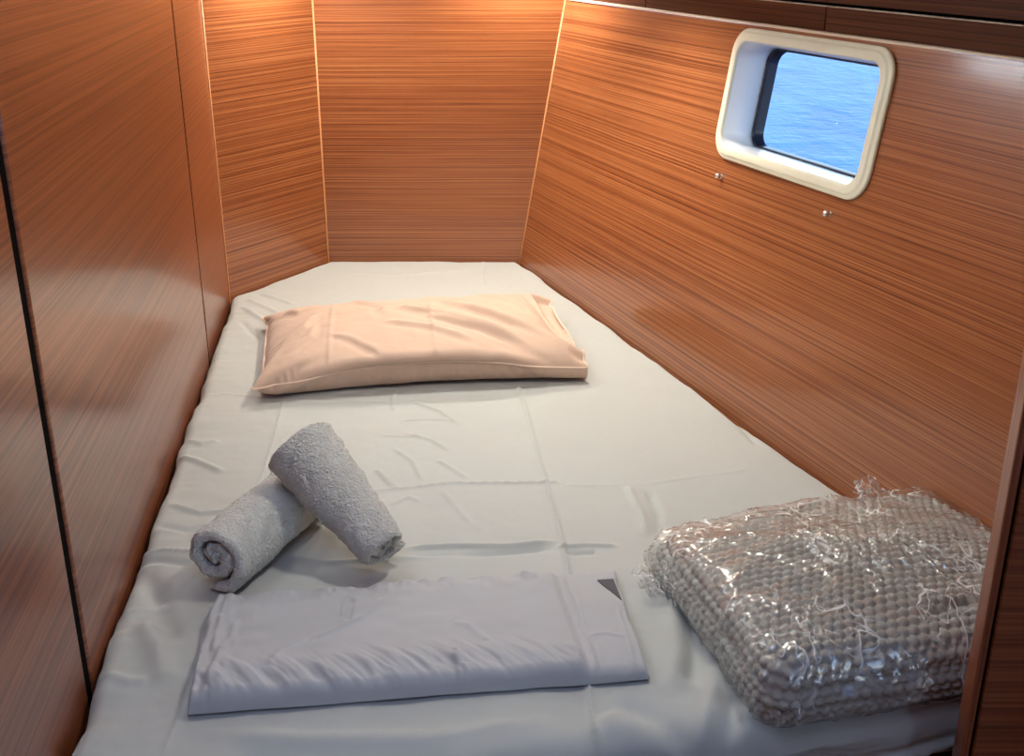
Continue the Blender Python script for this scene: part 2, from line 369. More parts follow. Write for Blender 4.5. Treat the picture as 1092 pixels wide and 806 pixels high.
for a, b in zip(seam, seam[1:]):
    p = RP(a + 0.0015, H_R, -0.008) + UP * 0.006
    child(slab('fascia_panel', p, dRf, UP, outR, b - a - 0.003, ZF - 0.006, 0.018, M['wood_dark_shaded'], None, 0.001), wu)
    child(slab('locker_door', p + UP * (ZF + 0.0015), dRf, UP, outR, b - a - 0.003, 0.42, 0.018, M['wood_dark_shaded'], None, 0.001), wu)
    child(slab('edge_highlight', p + UP * (ZF - 0.0055) + outR * 0.001, dRf, UP, outR, b - a - 0.003, 0.0012, 0.015, M['edge']), wu)  # pale strip painting the highlight along the fascia's top edge
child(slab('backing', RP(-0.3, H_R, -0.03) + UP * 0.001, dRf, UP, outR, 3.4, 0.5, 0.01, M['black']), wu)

# corner beads
def bead(name, p, q, label, r=0.0022):
    p, q = np.asarray(p, float), np.asarray(q, float); d = q - p; L = np.linalg.norm(d); d /= L
    x = np.cross(d, (0, 1, 0)); x /= np.linalg.norm(x); y = np.cross(d, x); n = 10
    V = [b + (x * math.cos(2 * math.pi * k / n) + y * math.sin(2 * math.pi * k / n)) * r for b in (p, q) for k in range(n)]
    o = mesh_obj(name, V, [(k, (k + 1) % n, n + (k + 1) % n, n + k) for k in range(n)] + [tuple(range(n - 1, -1, -1)), tuple(range(n, 2 * n))], M['bead'])
    return tag(o, label, kind='structure')
bead('trim_2', (A1[0] + 0.001, A1[1] - 0.001, 0), (A1[0] + 0.001, A1[1] - 0.001, BZ + CEIL), 'pale corner bead between the left bulkhead and the angled panel')
bead('trim_3', (A2[0] + 0.001, A2[1] - 0.001, 0), (A2[0] + 0.001, A2[1] - 0.001, BZ + CEIL), 'pale corner bead between the angled panel and the back wall')
s_ = (K1 - K0) / 0.708
bead('trim_4', wp(*(K0 - s_ * 0.3 + (-0.001, -0.001, 0))), wp(*(K0 + s_ * 0.708 + (-0.001, -0.001, 0))), 'pale corner bead between the back wall and the hull side')

# ceilings
o = slab('ceiling', (-1.3, 1.10, BZ + CEIL), (1, 0, 0), (0, 1, 0), (0, 0, -1), 3.2, 2.4, 0.03, M['ceiling']); tag(o, 'white headliner over the berth', kind='structure')
CE = empty('ceiling_entry', (0, 0, BZ + ADDED_HATCH[2])); tag(CE, 'higher white headliner over the cabin entrance with an opening for the added hatch', kind='structure')
zc = BZ + ADDED_HATCH[2]; hx, hy, hs = ADDED_HATCH[0], ADDED_HATCH[1], 0.24
for (x0, x1, y0, y1) in [(-1.3, 1.9, -1.0, hy - hs), (-1.3, 1.9, hy + hs, 1.11), (-1.3, hx - hs, hy - hs, hy + hs), (hx + hs, 1.9, hy - hs, hy + hs)]:
    child(slab('headliner_panel', (x0, y0, zc), (1, 0, 0), (0, 1, 0), (0, 0, -1), x1 - x0, y1 - y0, 0.03, M['ceiling']), CE)
child(slab('riser', (-1.3, 1.10, BZ + CEIL), (1, 0, 0), UP, (0, -1, 0), 3.2, ADDED_HATCH[2] - CEIL, 0.02, M['ceiling']), CE)
ht = empty('added_hatch', (hx, hy, zc)); tag(ht, 'added out of view square hatch over the cabin entrance, for cool foreground light', 'hatch')
for k, (x0, y0, w, h) in enumerate([(-.24, -.24, .48, .02), (-.24, .22, .48, .02), (-.24, -.22, .02, .44), (.22, -.22, .02, .44)]):
    child(slab('frame', (hx + x0, hy + y0, zc - 0.004), (1, 0, 0), (0, 1, 0), (0, 0, -1), w, h, 0.04, M['chrome']), ht)
child(slab('pane', (hx - .22, hy - .22, zc + 0.01), (1, 0, 0), (0, 1, 0), (0, 0, -1), .44, .44, 0.01, M['added_glass']), ht)  # pane of the added hatch
# closing walls behind the viewer, out of the picture
o = slab('wall_entry', (-1.3, -1.0, 0), (1, 0, 0), UP, (0, 1, 0), 3.2, BZ + ADDED_HATCH[2] + .02, 0.03, M['wood']); tag(o, 'mahogany wall of the cabin entrance', kind='structure')
o = slab('wall_entry_upper', np.array([LW(1.10), 1.10, BZ + CEIL + .02]) , -dL, UP, nL, 2.2, ADDED_HATCH[2] - CEIL, 0.03, M['wood']); tag(o, 'upper mahogany wall left of the cabin entrance', kind='structure')

# partition at the right of the foot end: post with pale edge, dark rebate, panel face
pr = empty('wall_partition', (0.56, 1.08, 0)); tag(pr, 'dark mahogany partition at the right of the berth foot', kind='structure')
PX = 0.533; PY = 1.085
child(slab('post', (PX, PY, 0), (0, 0, 1), (1, 0, 0), (0, -1, 0), BZ + 1.24, 0.010, 0.024, M['wood_red'], None, 0.002), pr)
child(slab('rebate', (PX + 0.008, PY + 0.006, 0), (0, 0, 1), (1, 0, 0), (0, -1, 0), BZ + 1.24, 0.010, 0.015, M['black']), pr)
child(slab('panel', (PX + 0.0145, PY, 0), (1, 0, 0), UP, (0, -1, 0), 0.75, BZ + 1.24, 0.024, M['wood_red'], None, 0.002), pr)

# ------------------------------------------------------------------ window
win = empty('window_1', tuple(RP(WC[0], WC[1], 0))); tag(win, 'hull window with rounded cream frame in the right wall', kind='structure')
def rrect(w, h, r, n=10):
    pts = []
    for (cx, cy, a0_) in [(w / 2 - r, h / 2 - r, 0), (-w / 2 + r, h / 2 - r, 90), (-w / 2 + r, -h / 2 + r, 180), (w / 2 - r, -h / 2 + r, 270)]:
        for k in range(n + 1):
            a = math.radians(a0_ + 90 * k / n); pts.append((cx + r * math.cos(a), cy + r * math.sin(a)))
    return pts
def loft(name, rings, m, parent, cap=False):
    """rings: list of (w, h, r, c) rounded rectangles at offset c from the wall face"""
    V, n = [], 44
    for (w, h, r, c, *sh) in rings:
        da = sh[0] if sh else 0
        for (x, y) in rrect(w, h, r): V.append(RP(WC[0] + x + da, WC[1] + y, c))
    fs = grid_faces(len(rings), n, True)
    if cap: fs.append(tuple((len(rings) - 1) * n + k for k in range(n)))
    o = mesh_obj(name, V, fs, m); 
    bm = bmesh.new(); bm.from_mesh(o.data); bmesh.ops.recalc_face_normals(bm, faces=bm.faces); bm.to_mesh(o.data); bm.free()
    return child(o, win)
w, h = WW, WH
fw = 0.025
loft('frame', [(w - .004, h - .004, .050, 0.0), (w, h, .050, 0.002), (w, h, .050, 0.0065), (w - .002, h - .002, .049, 0.008), (w - .010, h - .010, .046, 0.0095),
               (w - .014, h - .014, .045, 0.0095), (w - .017, h - .017, .044, 0.0125), (w - .021, h - .021, .043, 0.0135), (w - .042, h - .042, .035, 0.0135), (w - 2 * fw + .002, h - 2 * fw + .002, .031, 0.0125), (w - 2 * fw, h - 2 * fw, .030, 0.010), (w - 2 * fw, h - 2 * fw, .030, 0.004)], M['cream'], win)
iw, ih = w - 2 * fw, h - 2 * fw
DEPTH = -0.058
loft('liner', [(iw, ih, .030, 0.006), (iw - .002, ih - .002, .030, -0.010), (iw - .010, ih - .010, .030, DEPTH), (iw + .03, ih + .02, .03, DEPTH - .002), (iw + .03, ih + .02, .03, -0.012), (iw + .004, ih + .004, .030, -0.004)], M['white'], win)
loft('gasket', [(iw - .010, ih - .010, .030, DEPTH + .001), (iw - .013, ih - .013, .029, DEPTH + .002), (iw - .016, ih - .016, .028, DEPTH - .004), (iw - .018, ih - .018, .028, DEPTH - .024)], M['rubber'], win)
loft('pane', [(iw - .012, ih - .012, .028, DEPTH - .020), (iw - .012, ih - .012, .028, DEPTH - .024)], M['pane'], win, True)
loft('hull_flange', [(iw - .014, ih - .014, .028, DEPTH - .022), (iw + .10, ih + .10, .05, DEPTH - .022), (iw + .10, ih + .10, .05, DEPTH - .002)], M['rubber'], win)

# two chrome studs under the window
for p, lab in (((0.422, 2.272, 0.418), 'small chrome stud below the left corner of the window'), ((0.551, 1.930, 0.422), 'small chrome stud below the right corner of the window')):
    a, b = Rco(p); V = []; n = 14
    prof = [(0.0056, 0.0), (0.0056, 0.0015), (0.0046, 0.0025), (0.0046, 0.006), (0.0056, 0.007), (0.0058, 0.0095), (0.0046, 0.0125), (0.0022, 0.0138), (0.0002, 0.014)]
    c0 = RP(a, b, 0)
    for (r, c) in prof:
        for k in range(n):
            t = 2 * math.pi * k / n; V.append(dRf * r * math.cos(t) + upR * r * math.sin(t) + nR * c)
    o = mesh_obj('window_stud', V, grid_faces(len(prof), n, True), M['chrome']); o.location = c0; tag(o, lab, 'stud', 'studs below the window')

# the sea outside
V = [(1.6, -80, 0.12), (90, -80, 0.12), (90, 120, 0.12), (1.6, 120, 0.12)]
sea = mesh_obj('sea', V, [(0, 1, 2, 3)], M['sea'], None, False); tag(sea, 'rippled blue sea outside the hull window', 'sea', kind='stuff')

# ------------------------------------------------------------------ berth: base, mattress, fitted sheet
RW = lambda y: 0.024 + (3.142 - y) * 0.3775
def left_x(y):
    return np.where(y < 2.800, -0.681 - 0.1215 * (y - 2.382), A1[0] + (y - A1[1]) * (A2[0] - A1[0]) / (A2[1] - A1[1]))
FY = lambda x: 1.100 + 0.20 * (x - 0.30)
def bed_grid(n, m, g):
    """n rows foot to head, m columns left to right, kept g clear of the walls"""
    v, u = np.meshgrid(np.linspace(0, 1, n), np.linspace(0, 1, m), indexing='ij')
    x = np.zeros_like(u); y = 1 + 2 * v
    for _ in range(40):
        l = left_x(y) + g * 1.05 + g * 0.1; r = RW(y) - g * 1.07
        x = l + (r - l) * u; y = FY(x) * (1 - v) + (3.142 - g) * v
    return x, y
def edge_d(x, y, g):
    """distance inside each of the five sides"""
    d1 = (x - (-0.681 - 0.1215 * (y - 2.382))) / math.hypot(1, .1215) - g
    cx, cy = A2[0] - A1[0], A2[1] - A1[1]; q = math.hypot(cx, cy)
    d2 = ((x - A1[0]) * cy - (y - A1[1]) * cx) / q - g
    d3 = 3.142 - g - y
    d4 = (RW(y) - x) / math.hypot(1, .3775) - g
    d5 = (y - FY(x)) / math.hypot(1, .20)
    return d1, d2, d3, d4, d5

CREASES = [  # (sight points on the sheet, half width m, height m, sharp)
    ([(552, 408), (575, 490), (600, 580), (628, 735), (640, 830)], .0032, .0042, 1),
    ([(303, 425), (290, 475), (262, 560), (205, 720), (170, 815)], .0035, .0020, 1),
    ([(515, 277), (516, 305)], .003, .0016, 1),
    ([(150, 591), (175, 588), (212, 590)], .006, .0050, 1),
    ([(140, 597), (170, 596), (205, 600)], .008, -.0040, 0),
    ([(185, 421), (240, 420), (300, 427), (420, 430)], .004, .0012, 1),
    ([(395, 524), (440, 521), (482, 516), (600, 516)], .0035, .0034, 1),
    ([(600, 519), (690, 517), (800, 500)], .004, .0014, 1),
    ([(400, 500), (424, 523)], .005, .0026, 0),
    ([(418, 478), (440, 492), (452, 515)], .005, .0016, 0),
    ([(590, 584), (625, 581), (662, 582)], .005, .0030, 0),
    ([(600, 590), (640, 588)], .006, -.0025, 0),
    ([(425, 585), (480, 583), (540, 583), (600, 577)], .006, .0040, 0), ([(430, 593), (520, 591), (598, 584)], .006, -.0030, 0),
    ([(440, 428), (470, 440), (492, 455)], .005, .0022, 0), ([(425, 450), (455, 448), (485, 449)], .004, .0016, 0), ([(420, 440), (418, 425), (424, 415)], .004, .0016, 0),
    ([(428, 462), (460, 470), (482, 482)], .005, .0022, 0), ([(465, 490), (485, 502), (500, 512)], .005, .0020, 0), ([(405, 465), (430, 466), (450, 467)], .004, .0014, 0),
    ([(470, 522), (490, 545), (505, 562)], .005, .0014, 0), ([(415, 540), (435, 530), (450, 535)], .005, .0014, 0),
    ([(335, 600), (430, 595), (520, 590)], .006, .0020, 0),
    ([(655, 742), (700, 765), (735, 790), (790, 812)], .016, -.0050, 0),
    ([(640, 760), (690, 790), (720, 812)], .020, .0045, 0),
    ([(737, 640), (742, 690), (736, 735)], .013, -.0050, 0),
    ([(712, 640), (722, 700), (715, 745)], .016, .0050, 0),
    ([(765, 705), (752, 770), (740, 806)], .012, .0050, 0),
    ([(785, 735), (775, 790)], .012, -.0050, 0),
    ([(690, 600), (700, 640), (735, 650)], .010, .0050, 0),
    ([(148, 600), (168, 640), (186, 690)], .016, -.0060, 0),
    ([(150, 660), (170, 690), (178, 735)], .016, .0050, 0),
    ([(125, 655), (160, 648), (180, 640)], .008, .0026, 0),
    ([(110, 720), (140, 728), (160, 726)], .008, .0026, 0),
    ([(255, 325), (285, 345), (300, 362)], .008, .0035, 0),
    ([(262, 318), (300, 336)], .008, .0030, 0),
    ([(275, 312), (315, 325)], .007, .0026, 0),
    ([(255, 340), (268, 355), (290, 370)], .008, -.0030, 0),
    ([(748, 405), (790, 432), (812, 458)], .008, .0050, 0),
    ([(755, 420), (790, 452), (815, 478)], .009, -.0035, 0),
    ([(850, 462), (890, 500), (912, 540)], .007, .0035, 0),
    ([(690, 520), (702, 545), (704, 575)], .008, -.0035, 0),
    ([(668, 515), (684, 550), (690, 575)], .008, .0030, 0),
    ([(230, 345), (215, 400), (200, 440)], .016, -.0040, 0),
    ([(195, 470), (215, 475), (235, 470)], .007, .0035, 0),
    ([(185, 487), (210, 492), (240, 505)], .007, .0030, 0),
    ([(180, 540), (215, 548), (250, 545)], .007, .0030, 0),
    ([(165, 560), (200, 566), (225, 560)], .008, -.0030, 0),
    ([(350, 290), (420, 294), (500, 288)], .008, .0016, 0),
    ([(330, 640), (300, 642), (200, 655)], .008, .0025, 0),
    ([(205, 782), (330, 790), (470, 786), (600, 770)], .014, .0040, 0),
    ([(230, 806), (360, 808), (500, 806)], .016, -.0040, 0),
]
def sheet_relief(x, y):
    z = 0.0022 * fbm(x * 3.1, y * 3.1, 0.3, 3) + 0.0010 * fbm(x * 14 + 5, y * 14, 1.7, 3) + 0.0003 * fbm(x * 60 + 5, y * 50, 4.7, 2)
    for pts, w_, h_, sharp in CREASES:
        d, f, sg = seg_dist(x, y, [bed(*p) for p in pts])
        taper = sstep(0, 0.18, f) * (1 - sstep(0.82, 1, f)) if not sharp else sstep(0, .04, f) * (1 - sstep(.96, 1, f))
        if sharp: prof = np.exp(-(d / w_)) * np.where(sg > 0, 1, .6)
        else: prof = np.exp(-(d / w_)**2)
        z = z + 1.7 * h_ * prof * taper
    # pulls running in from the side walls
    d1, d2, d3, d4, d5 = edge_d(x, y, .006)
    pull = fbm(y * 16, x * 2.0, 3.1, 3)
    z = z + 0.0065 * pull * np.exp(-np.maximum(d1, 0) / 0.05) + 0.004 * fbm(y * 11, x * 1.6, 8.2, 2) * np.exp(-np.maximum(d4, 0) / 0.045)
    z = z + 0.006 * fbm(x * 13, y * 2.2, 6.2, 3) * np.exp(-np.maximum(d5, 0) / 0.06)
    return z
def make_sheet():
    n, m, g = 780, 470, 0.004
    x, y = bed_grid(n, m, g)
    # sheet puffs in and out along the left bulkhead
    d = edge_d(x, y, g)
    wob = 0.006 * (fbm(y * 9, 0.0 * y, 4.4, 3) + 0.6) * np.exp(-np.maximum(d[0], 0) / 0.03) * (y < 2.78); x = x + np.clip(wob, 0, .012)
    wob = 0.005 * (fbm(y * 7, 0.0 * y, 9.4, 3) + 0.5) * np.exp(-np.maximum(d[3], 0) / 0.03); x = x - np.clip(wob, 0, .010)
    rr = [0.026, 0.022, 0.020, 0.024, 0.040]
    z = sheet_relief(x, y)
    def roll(dd, r):
        q = np.clip(dd, 0, r); return -(r - np.sqrt(np.maximum(r * r - (r - q)**2, 0)))
    drop = sum(np.minimum(roll(np.maximum(dd - (0.0), 0), r), 0)**2 for dd, r in zip(d, rr))
    z = z - np.sqrt(drop)
    z = np.maximum(z, -0.05)
    V = np.stack([x, y, z + BZ], -1).reshape(-1, 3)
    Fc = [grid_np(n, m)]
    # skirt down the sides
    loop = [j for j in range(m)] + [i * m + m - 1 for i in range(1, n)] + [(n - 1) * m + j for j in range(m - 2, -1, -1)] + [i * m for i in range(n - 2, 0, -1)]
    L = len(loop); P = V[loop]; cen = np.array([-0.12, 2.0, 0]); loop = np.array(loop); prev = loop; VS = [V]; nb = len(V); K = 9
    nd = P - np.roll(P, 1, 0); tn = np.stack([nd[:, 1], -nd[:, 0]], -1); tn /= np.linalg.norm(tn, axis=1, keepdims=True) + 1e-9
    foot = (np.arange(L) < m)
    hang = np.where(foot, 0.034 + 0.010 * fbm(P[:, 0] * 8, P[:, 1] * 0, 2.0, 2), 0.085)
    for k in range(1, K + 1):
        f = k / K
        wv_ = np.where(foot, 0.007 * fbm(P[:, 0] * 17 + f * 3.5, P[:, 0] * 0 + f * 1.5, 5.0, 3) * f - 0.006 * f * f, -0.017 * f)
        q = P.copy(); q[:, :2] += tn * wv_[:, None]; q[:, 2] = P[:, 2] - hang * f
        VS.append(q); cur = np.arange(nb, nb + L); nb += L
        Fc.append(np.stack([prev, cur, np.roll(cur, -1), np.roll(prev, -1)], -1)); prev = cur
    o = mesh_obj('fitted_sheet', np.concatenate(VS), np.concatenate(Fc), M['sheet'])
    return o
tag(make_sheet(), 'pale grey fitted sheet stretched over the tapered berth mattress', 'bed sheet')

def outline(g, gf):
    yl = FY(-0.49) + gf
    pts = [(float(left_x(np.array(yl))) + g * 1.1, yl), (RW(1.19) - g * 1.1, FY(RW(1.19)) + gf), (A3[0] - g * 0.6, 3.142 - g), (A2[0] + g * .4, 3.142 - g), (A1[0] + g * 1.1, A1[1] - g * .6)]
    return pts
def prism(name, pts, z0, z1, m, bev=0):
    n = len(pts); V = [(x - ((BZ - z) * 0.178 if k in (1, 2) else 0), y, z) for z in (z0, z1) for k, (x, y) in enumerate(pts)]
    o = mesh_obj(name, V, [tuple(range(n - 1, -1, -1)), tuple(range(n, 2 * n))] + [(k, (k + 1) % n, n + (k + 1) % n, n + k) for k in range(n)], m, None, False)
    return bevel(o, bev, 3) if bev else o
M['ticking'] = fabric('white_ticking', (0.6, 0.58, 0.54))
tag(prism('mattress', outline(.022, .028), BZ - .125, BZ - .014, M['ticking'], .02), 'tapered foam berth mattress under the pale grey sheet', 'mattress')
tag(prism('bed_base', outline(.006, .055), 0.001, BZ - .126, M['wood_dark_shaded']), 'dark mahogany berth base under the mattress', 'bed base')

# ------------------------------------------------------------------ pillow (cloth relaxed under pressure)
def relax_pillow(nx=96, ny=62, w=0.69, dtop=0.48, vol=0.0235, iters=420):
    u, v = np.meshgrid(np.linspace(0, 1, nx), np.linspace(0, 1, ny), indexing='xy')
    X = np.zeros((2, ny, nx, 3)); X[..., 0] = (u - .5) * w; X[..., 1] = (v - .5) * dtop
    hump = np.minimum(np.minimum(u, 1 - u) * w, np.minimum(v, 1 - v) * dtop); hump = np.clip(hump, 0, .06) / .06
    hump = hump * (2 - hump)
    X[0, ..., 2] = .055 + .035 * hump + .002 * vnoise(u * 9, v * 6); X[1, ..., 2] = .055 - .05 * hump
    dx, dy = w / (nx - 1), dtop / (ny - 1); Pv = X.copy(); rs = np.random.default_rng(3)
    edge = np.zeros((ny, nx), bool); edge[0] = edge[-1] = True; edge[:, 0] = True
    mingap = .004 + .022 * sstep(.86, 1, u) * np.sin(math.pi * np.clip(v, .0, 1))**.35
    inside = sstep(1.0, 0.90, u) * sstep(0, .03, u)                 # nothing fills the open hem end
    def solve(A, B, L, st_):
        d = B - A; l = np.sqrt((d * d).sum(-1, keepdims=True)) + 1e-9; c = d * (0.5 * st_ * (l - L) / l); A += c; B -= c
    def compress_only(A, B, L, st_):
        d = B - A; l = np.sqrt((d * d).sum(-1, keepdims=True)) + 1e-9; c = d * (0.5 * st_ * np.minimum(l - L, 0) / l); A += c; B -= c
    dg = math.hypot(dx, dy)
    for it in range(iters):
        vel = (X - Pv) * 0.93; Pv = X.copy(); X = X + vel; X[..., 2] -= 1.2e-5
        # volume / pressure
        V_ = ((X[0, ..., 2] - X[1, ..., 2]) * dx * dy).sum(); p = np.clip((vol - V_) / vol, -0.2, 1) * 0.0016
        for s_, sg in ((0, 1), (1, -1)):
            gx = np.zeros((ny, nx, 3)); gy = np.zeros((ny, nx, 3))
            gx[:, 1:-1] = X[s_, :, 2:] - X[s_, :, :-2]; gy[1:-1] = X[s_, 2:] - X[s_, :-2]
            nn = np.cross(gx, gy); nn /= np.linalg.norm(nn, axis=-1, keepdims=True) + 1e-9
            X[s_] += nn * sg * (p * inside)[..., None]
        for k in range(5):
            for s_ in (0, 1):
                Y = X[s_]
                for a in (0, 1):
                    e = (nx - a) // 2 * 2; solve(Y[:, a:a + e:2], Y[:, a + 1:a + e:2], dx, 1)
                    e = (ny - a) // 2 * 2; solve(Y[a:a + e:2], Y[a + 1:a + e:2], dy, 1)
                for a in (0, 1):
                    e = (ny - a) // 2 * 2
                    for b in (0, 1):
                        f = (nx - b) // 2 * 2
                        solve(Y[a:a + e:2, b:b + f:2], Y[a + 1:a + e:2, b + 1:b + f:2], dg, .35); solve(Y[a + 1:a + e:2, b:b + f:2], Y[a:a + e:2, b + 1:b + f:2], dg, .35)
                for a in (0, 1, 2, 3):     # bending
                    for q in range(2):
                        if q == 0:
                            A = Y[:, a:-2:4]; B = Y[:, a + 2::4][:, :A.shape[1]]; A = A[:, :B.shape[1]]; compress_only(A, B, 2 * dx * .985, .10)
                        else:
                            A = Y[a:-2:4]; B = Y[a + 2::4][:A.shape[0]]; A = A[:B.shape[0]]; compress_only(A, B, 2 * dy * .985, .10)
            mean = (X[0] + X[1]) / 2; X[0][edge] = mean[edge]; X[1][edge] = mean[edge]
            fs_ = .056 * np.sin(math.pi * np.clip(u[0], 0, .97))**.5; X[:, 0, :, 2] = np.maximum(X[:, 0, :, 2], fs_)
            lowm = X[..., 2] < .004; X[..., 2] = np.where(lowm, .004, X[..., 2])
            gap = X[0, ..., 2] - X[1, ..., 2]; bad = np.where((gap < mingap) & ~edge, (mingap - gap) / 2, 0); X[0, ..., 2] += bad; X[1, ..., 2] -= bad
        fr_ = X[..., 2] < .006; Pv[..., :2] = np.where(fr_[..., None], X[..., :2] * .6 + Pv[..., :2] * .4, Pv[..., :2])
    return X, edge
def make_pillow():
    X, edge = relax_pillow()
    def up2(A):
        for ax_ in (1, 2):
            A = np.moveaxis(A, ax_, 0); B = np.empty((2 * len(A) - 1,) + A.shape[1:]); B[::2] = A
            P_ = np.concatenate([2 * A[:1] - A[1:2], A, 2 * A[-1:] - A[-2:-1]]); B[1::2] = (-P_[:-3] + 9 * P_[1:-2] + 9 * P_[2:-1] - P_[3:]) / 16
            A = np.moveaxis(B, 0, ax_)
        return A
    X = up2(X); X[..., 2] = np.maximum(X[..., 2], .002)
    ny, nx = X.shape[1:3]; edge = np.zeros((ny, nx), bool); edge[0] = edge[-1] = True; edge[:, 0] = True; X[1][edge] = X[0][edge]
    # pressed-in fold lines of the laundered case
    uu, vv = np.meshgrid(np.linspace(0, 1, nx), np.linspace(0, 1, ny))
    for c0 in (0.245, 0.555):
        X[0, ..., 2] += 0.0030 * np.exp(-((uu - c0 - .03 * (vv - .5)) / .006)**2) * sstep(0, .1, vv) * sstep(1, .95, vv)
    X[0, ..., 2] += 0.0025 * np.exp(-((vv - .55) / .008)**2) * sstep(.15, .4, uu) * sstep(.75, .5, uu)
    # slack folds of the case, mostly drawn towards the near right corner
    for pts, w_, h_ in (([(.42, .62), (.60, .40), (.82, .14)], .016, .0065), ([(.50, .46), (.66, .30), (.84, .10)], .013, .0060), ([(.55, .70), (.72, .42), (.86, .20)], .016, .0045),
                        ([(.64, .56), (.80, .30), (.90, .16)], .012, .0045), ([(.38, .40), (.52, .30), (.68, .12)], .013, .0045), ([(.06, .30), (.16, .42), (.20, .60)], .014, .0055),
                        ([(.10, .16), (.18, .30), (.20, .48)], .013, .0045), ([(.30, .80), (.40, .60), (.42, .40)], .014, .0040), ([(.90, .85), (.93, .6), (.97, .35)], .014, .0060),
                        ([(.08, .80), (.14, .70), (.22, .74)], .016, .0050), ([(.22, .30), (.30, .22), (.40, .05)], .012, .0035), ([(.70, .80), (.80, .66), (.90, .40)], .016, .0040)):
        d, f, sg = seg_dist(uu * .69, vv * .48, [(a * .69, b * .48) for a, b in pts])
        prof = np.where(sg > 0, np.exp(-(d / (w_ * 1.0))**2), np.exp(-(d / (w_ * .36))**2)) - .45 * np.exp(-((d - w_ * 1.2) / (w_ * .7))**2) * (sg < 0)
        X[0, ..., 2] += 1.35 * h_ * prof * sstep(0, .25, f) * (1 - sstep(.75, 1, f)) * (~edge)
    X[0, ..., 2] += .0022 * fbm(uu * 12, vv * 8, 2.2, 3) * (~edge)
    X[1, ..., 1] += -.004 * fbm(uu * 16, vv * 4, 5.2, 3) * np.exp(-(vv / .12)**2) * (~edge)
    V = np.concatenate([X[0].reshape(-1, 3), X[1].reshape(-1, 3)]); N0 = ny * nx
    Fc = grid_faces(ny, nx); idx = np.arange(N0).reshape(ny, nx)
    remap = np.arange(2 * N0); em = edge.reshape(-1); remap[N0:][em] = np.arange(N0)[em]
    Fb = [tuple(remap[N0 + i] for i in f[::-1]) for f in Fc]
    th = math.radians(9.0); R = np.array([[math.cos(th), -math.sin(th), 0], [math.sin(th), math.cos(th), 0], [0, 0, 1]])
    V = V @ R.T; c0 = PILLOW_C
    root = empty('pillow', (c0[0], c0[1], BZ + .003)); tag(root, 'peach cotton pillow lying at the head of the berth', 'pillow')
    o = mesh_obj('pillowcase', V, Fc + Fb, M['pillow'], root)
    # stitched seam cord round the rim
    ring = list(idx[0]) + list(idx[1:, -1]) + list(idx[-1, -2::-1]) + list(idx[-2:0:-1, 0])
    P = V[ring]; P = (np.roll(P, 1, 0) + P + np.roll(P, -1, 0)) / 3; n = 6; T = np.roll(P, -1, 0) - np.roll(P, 1, 0); T /= np.linalg.norm(T, axis=1, keepdims=True)
    U = np.cross(T, (0, 0, 1)); U /= np.linalg.norm(U, axis=1, keepdims=True) + 1e-9; W = np.cross(U, T); r = .0022
    SV = np.stack([P + r * (U * math.cos(2 * math.pi * k / n) + W * math.sin(2 * math.pi * k / n)) for k in range(n)], 1)
    L = len(P); SF = [(i * n + k, ((i + 1) % L) * n + k, ((i + 1) % L) * n + (k + 1) % n, i * n + (k + 1) % n) for i in range(L) for k in range(n)]
    mesh_obj('seam', SV.reshape(-1, 3), SF, M['hem'], root)
    return root
PILLOW_C = (-0.215, 2.36)
make_pillow()

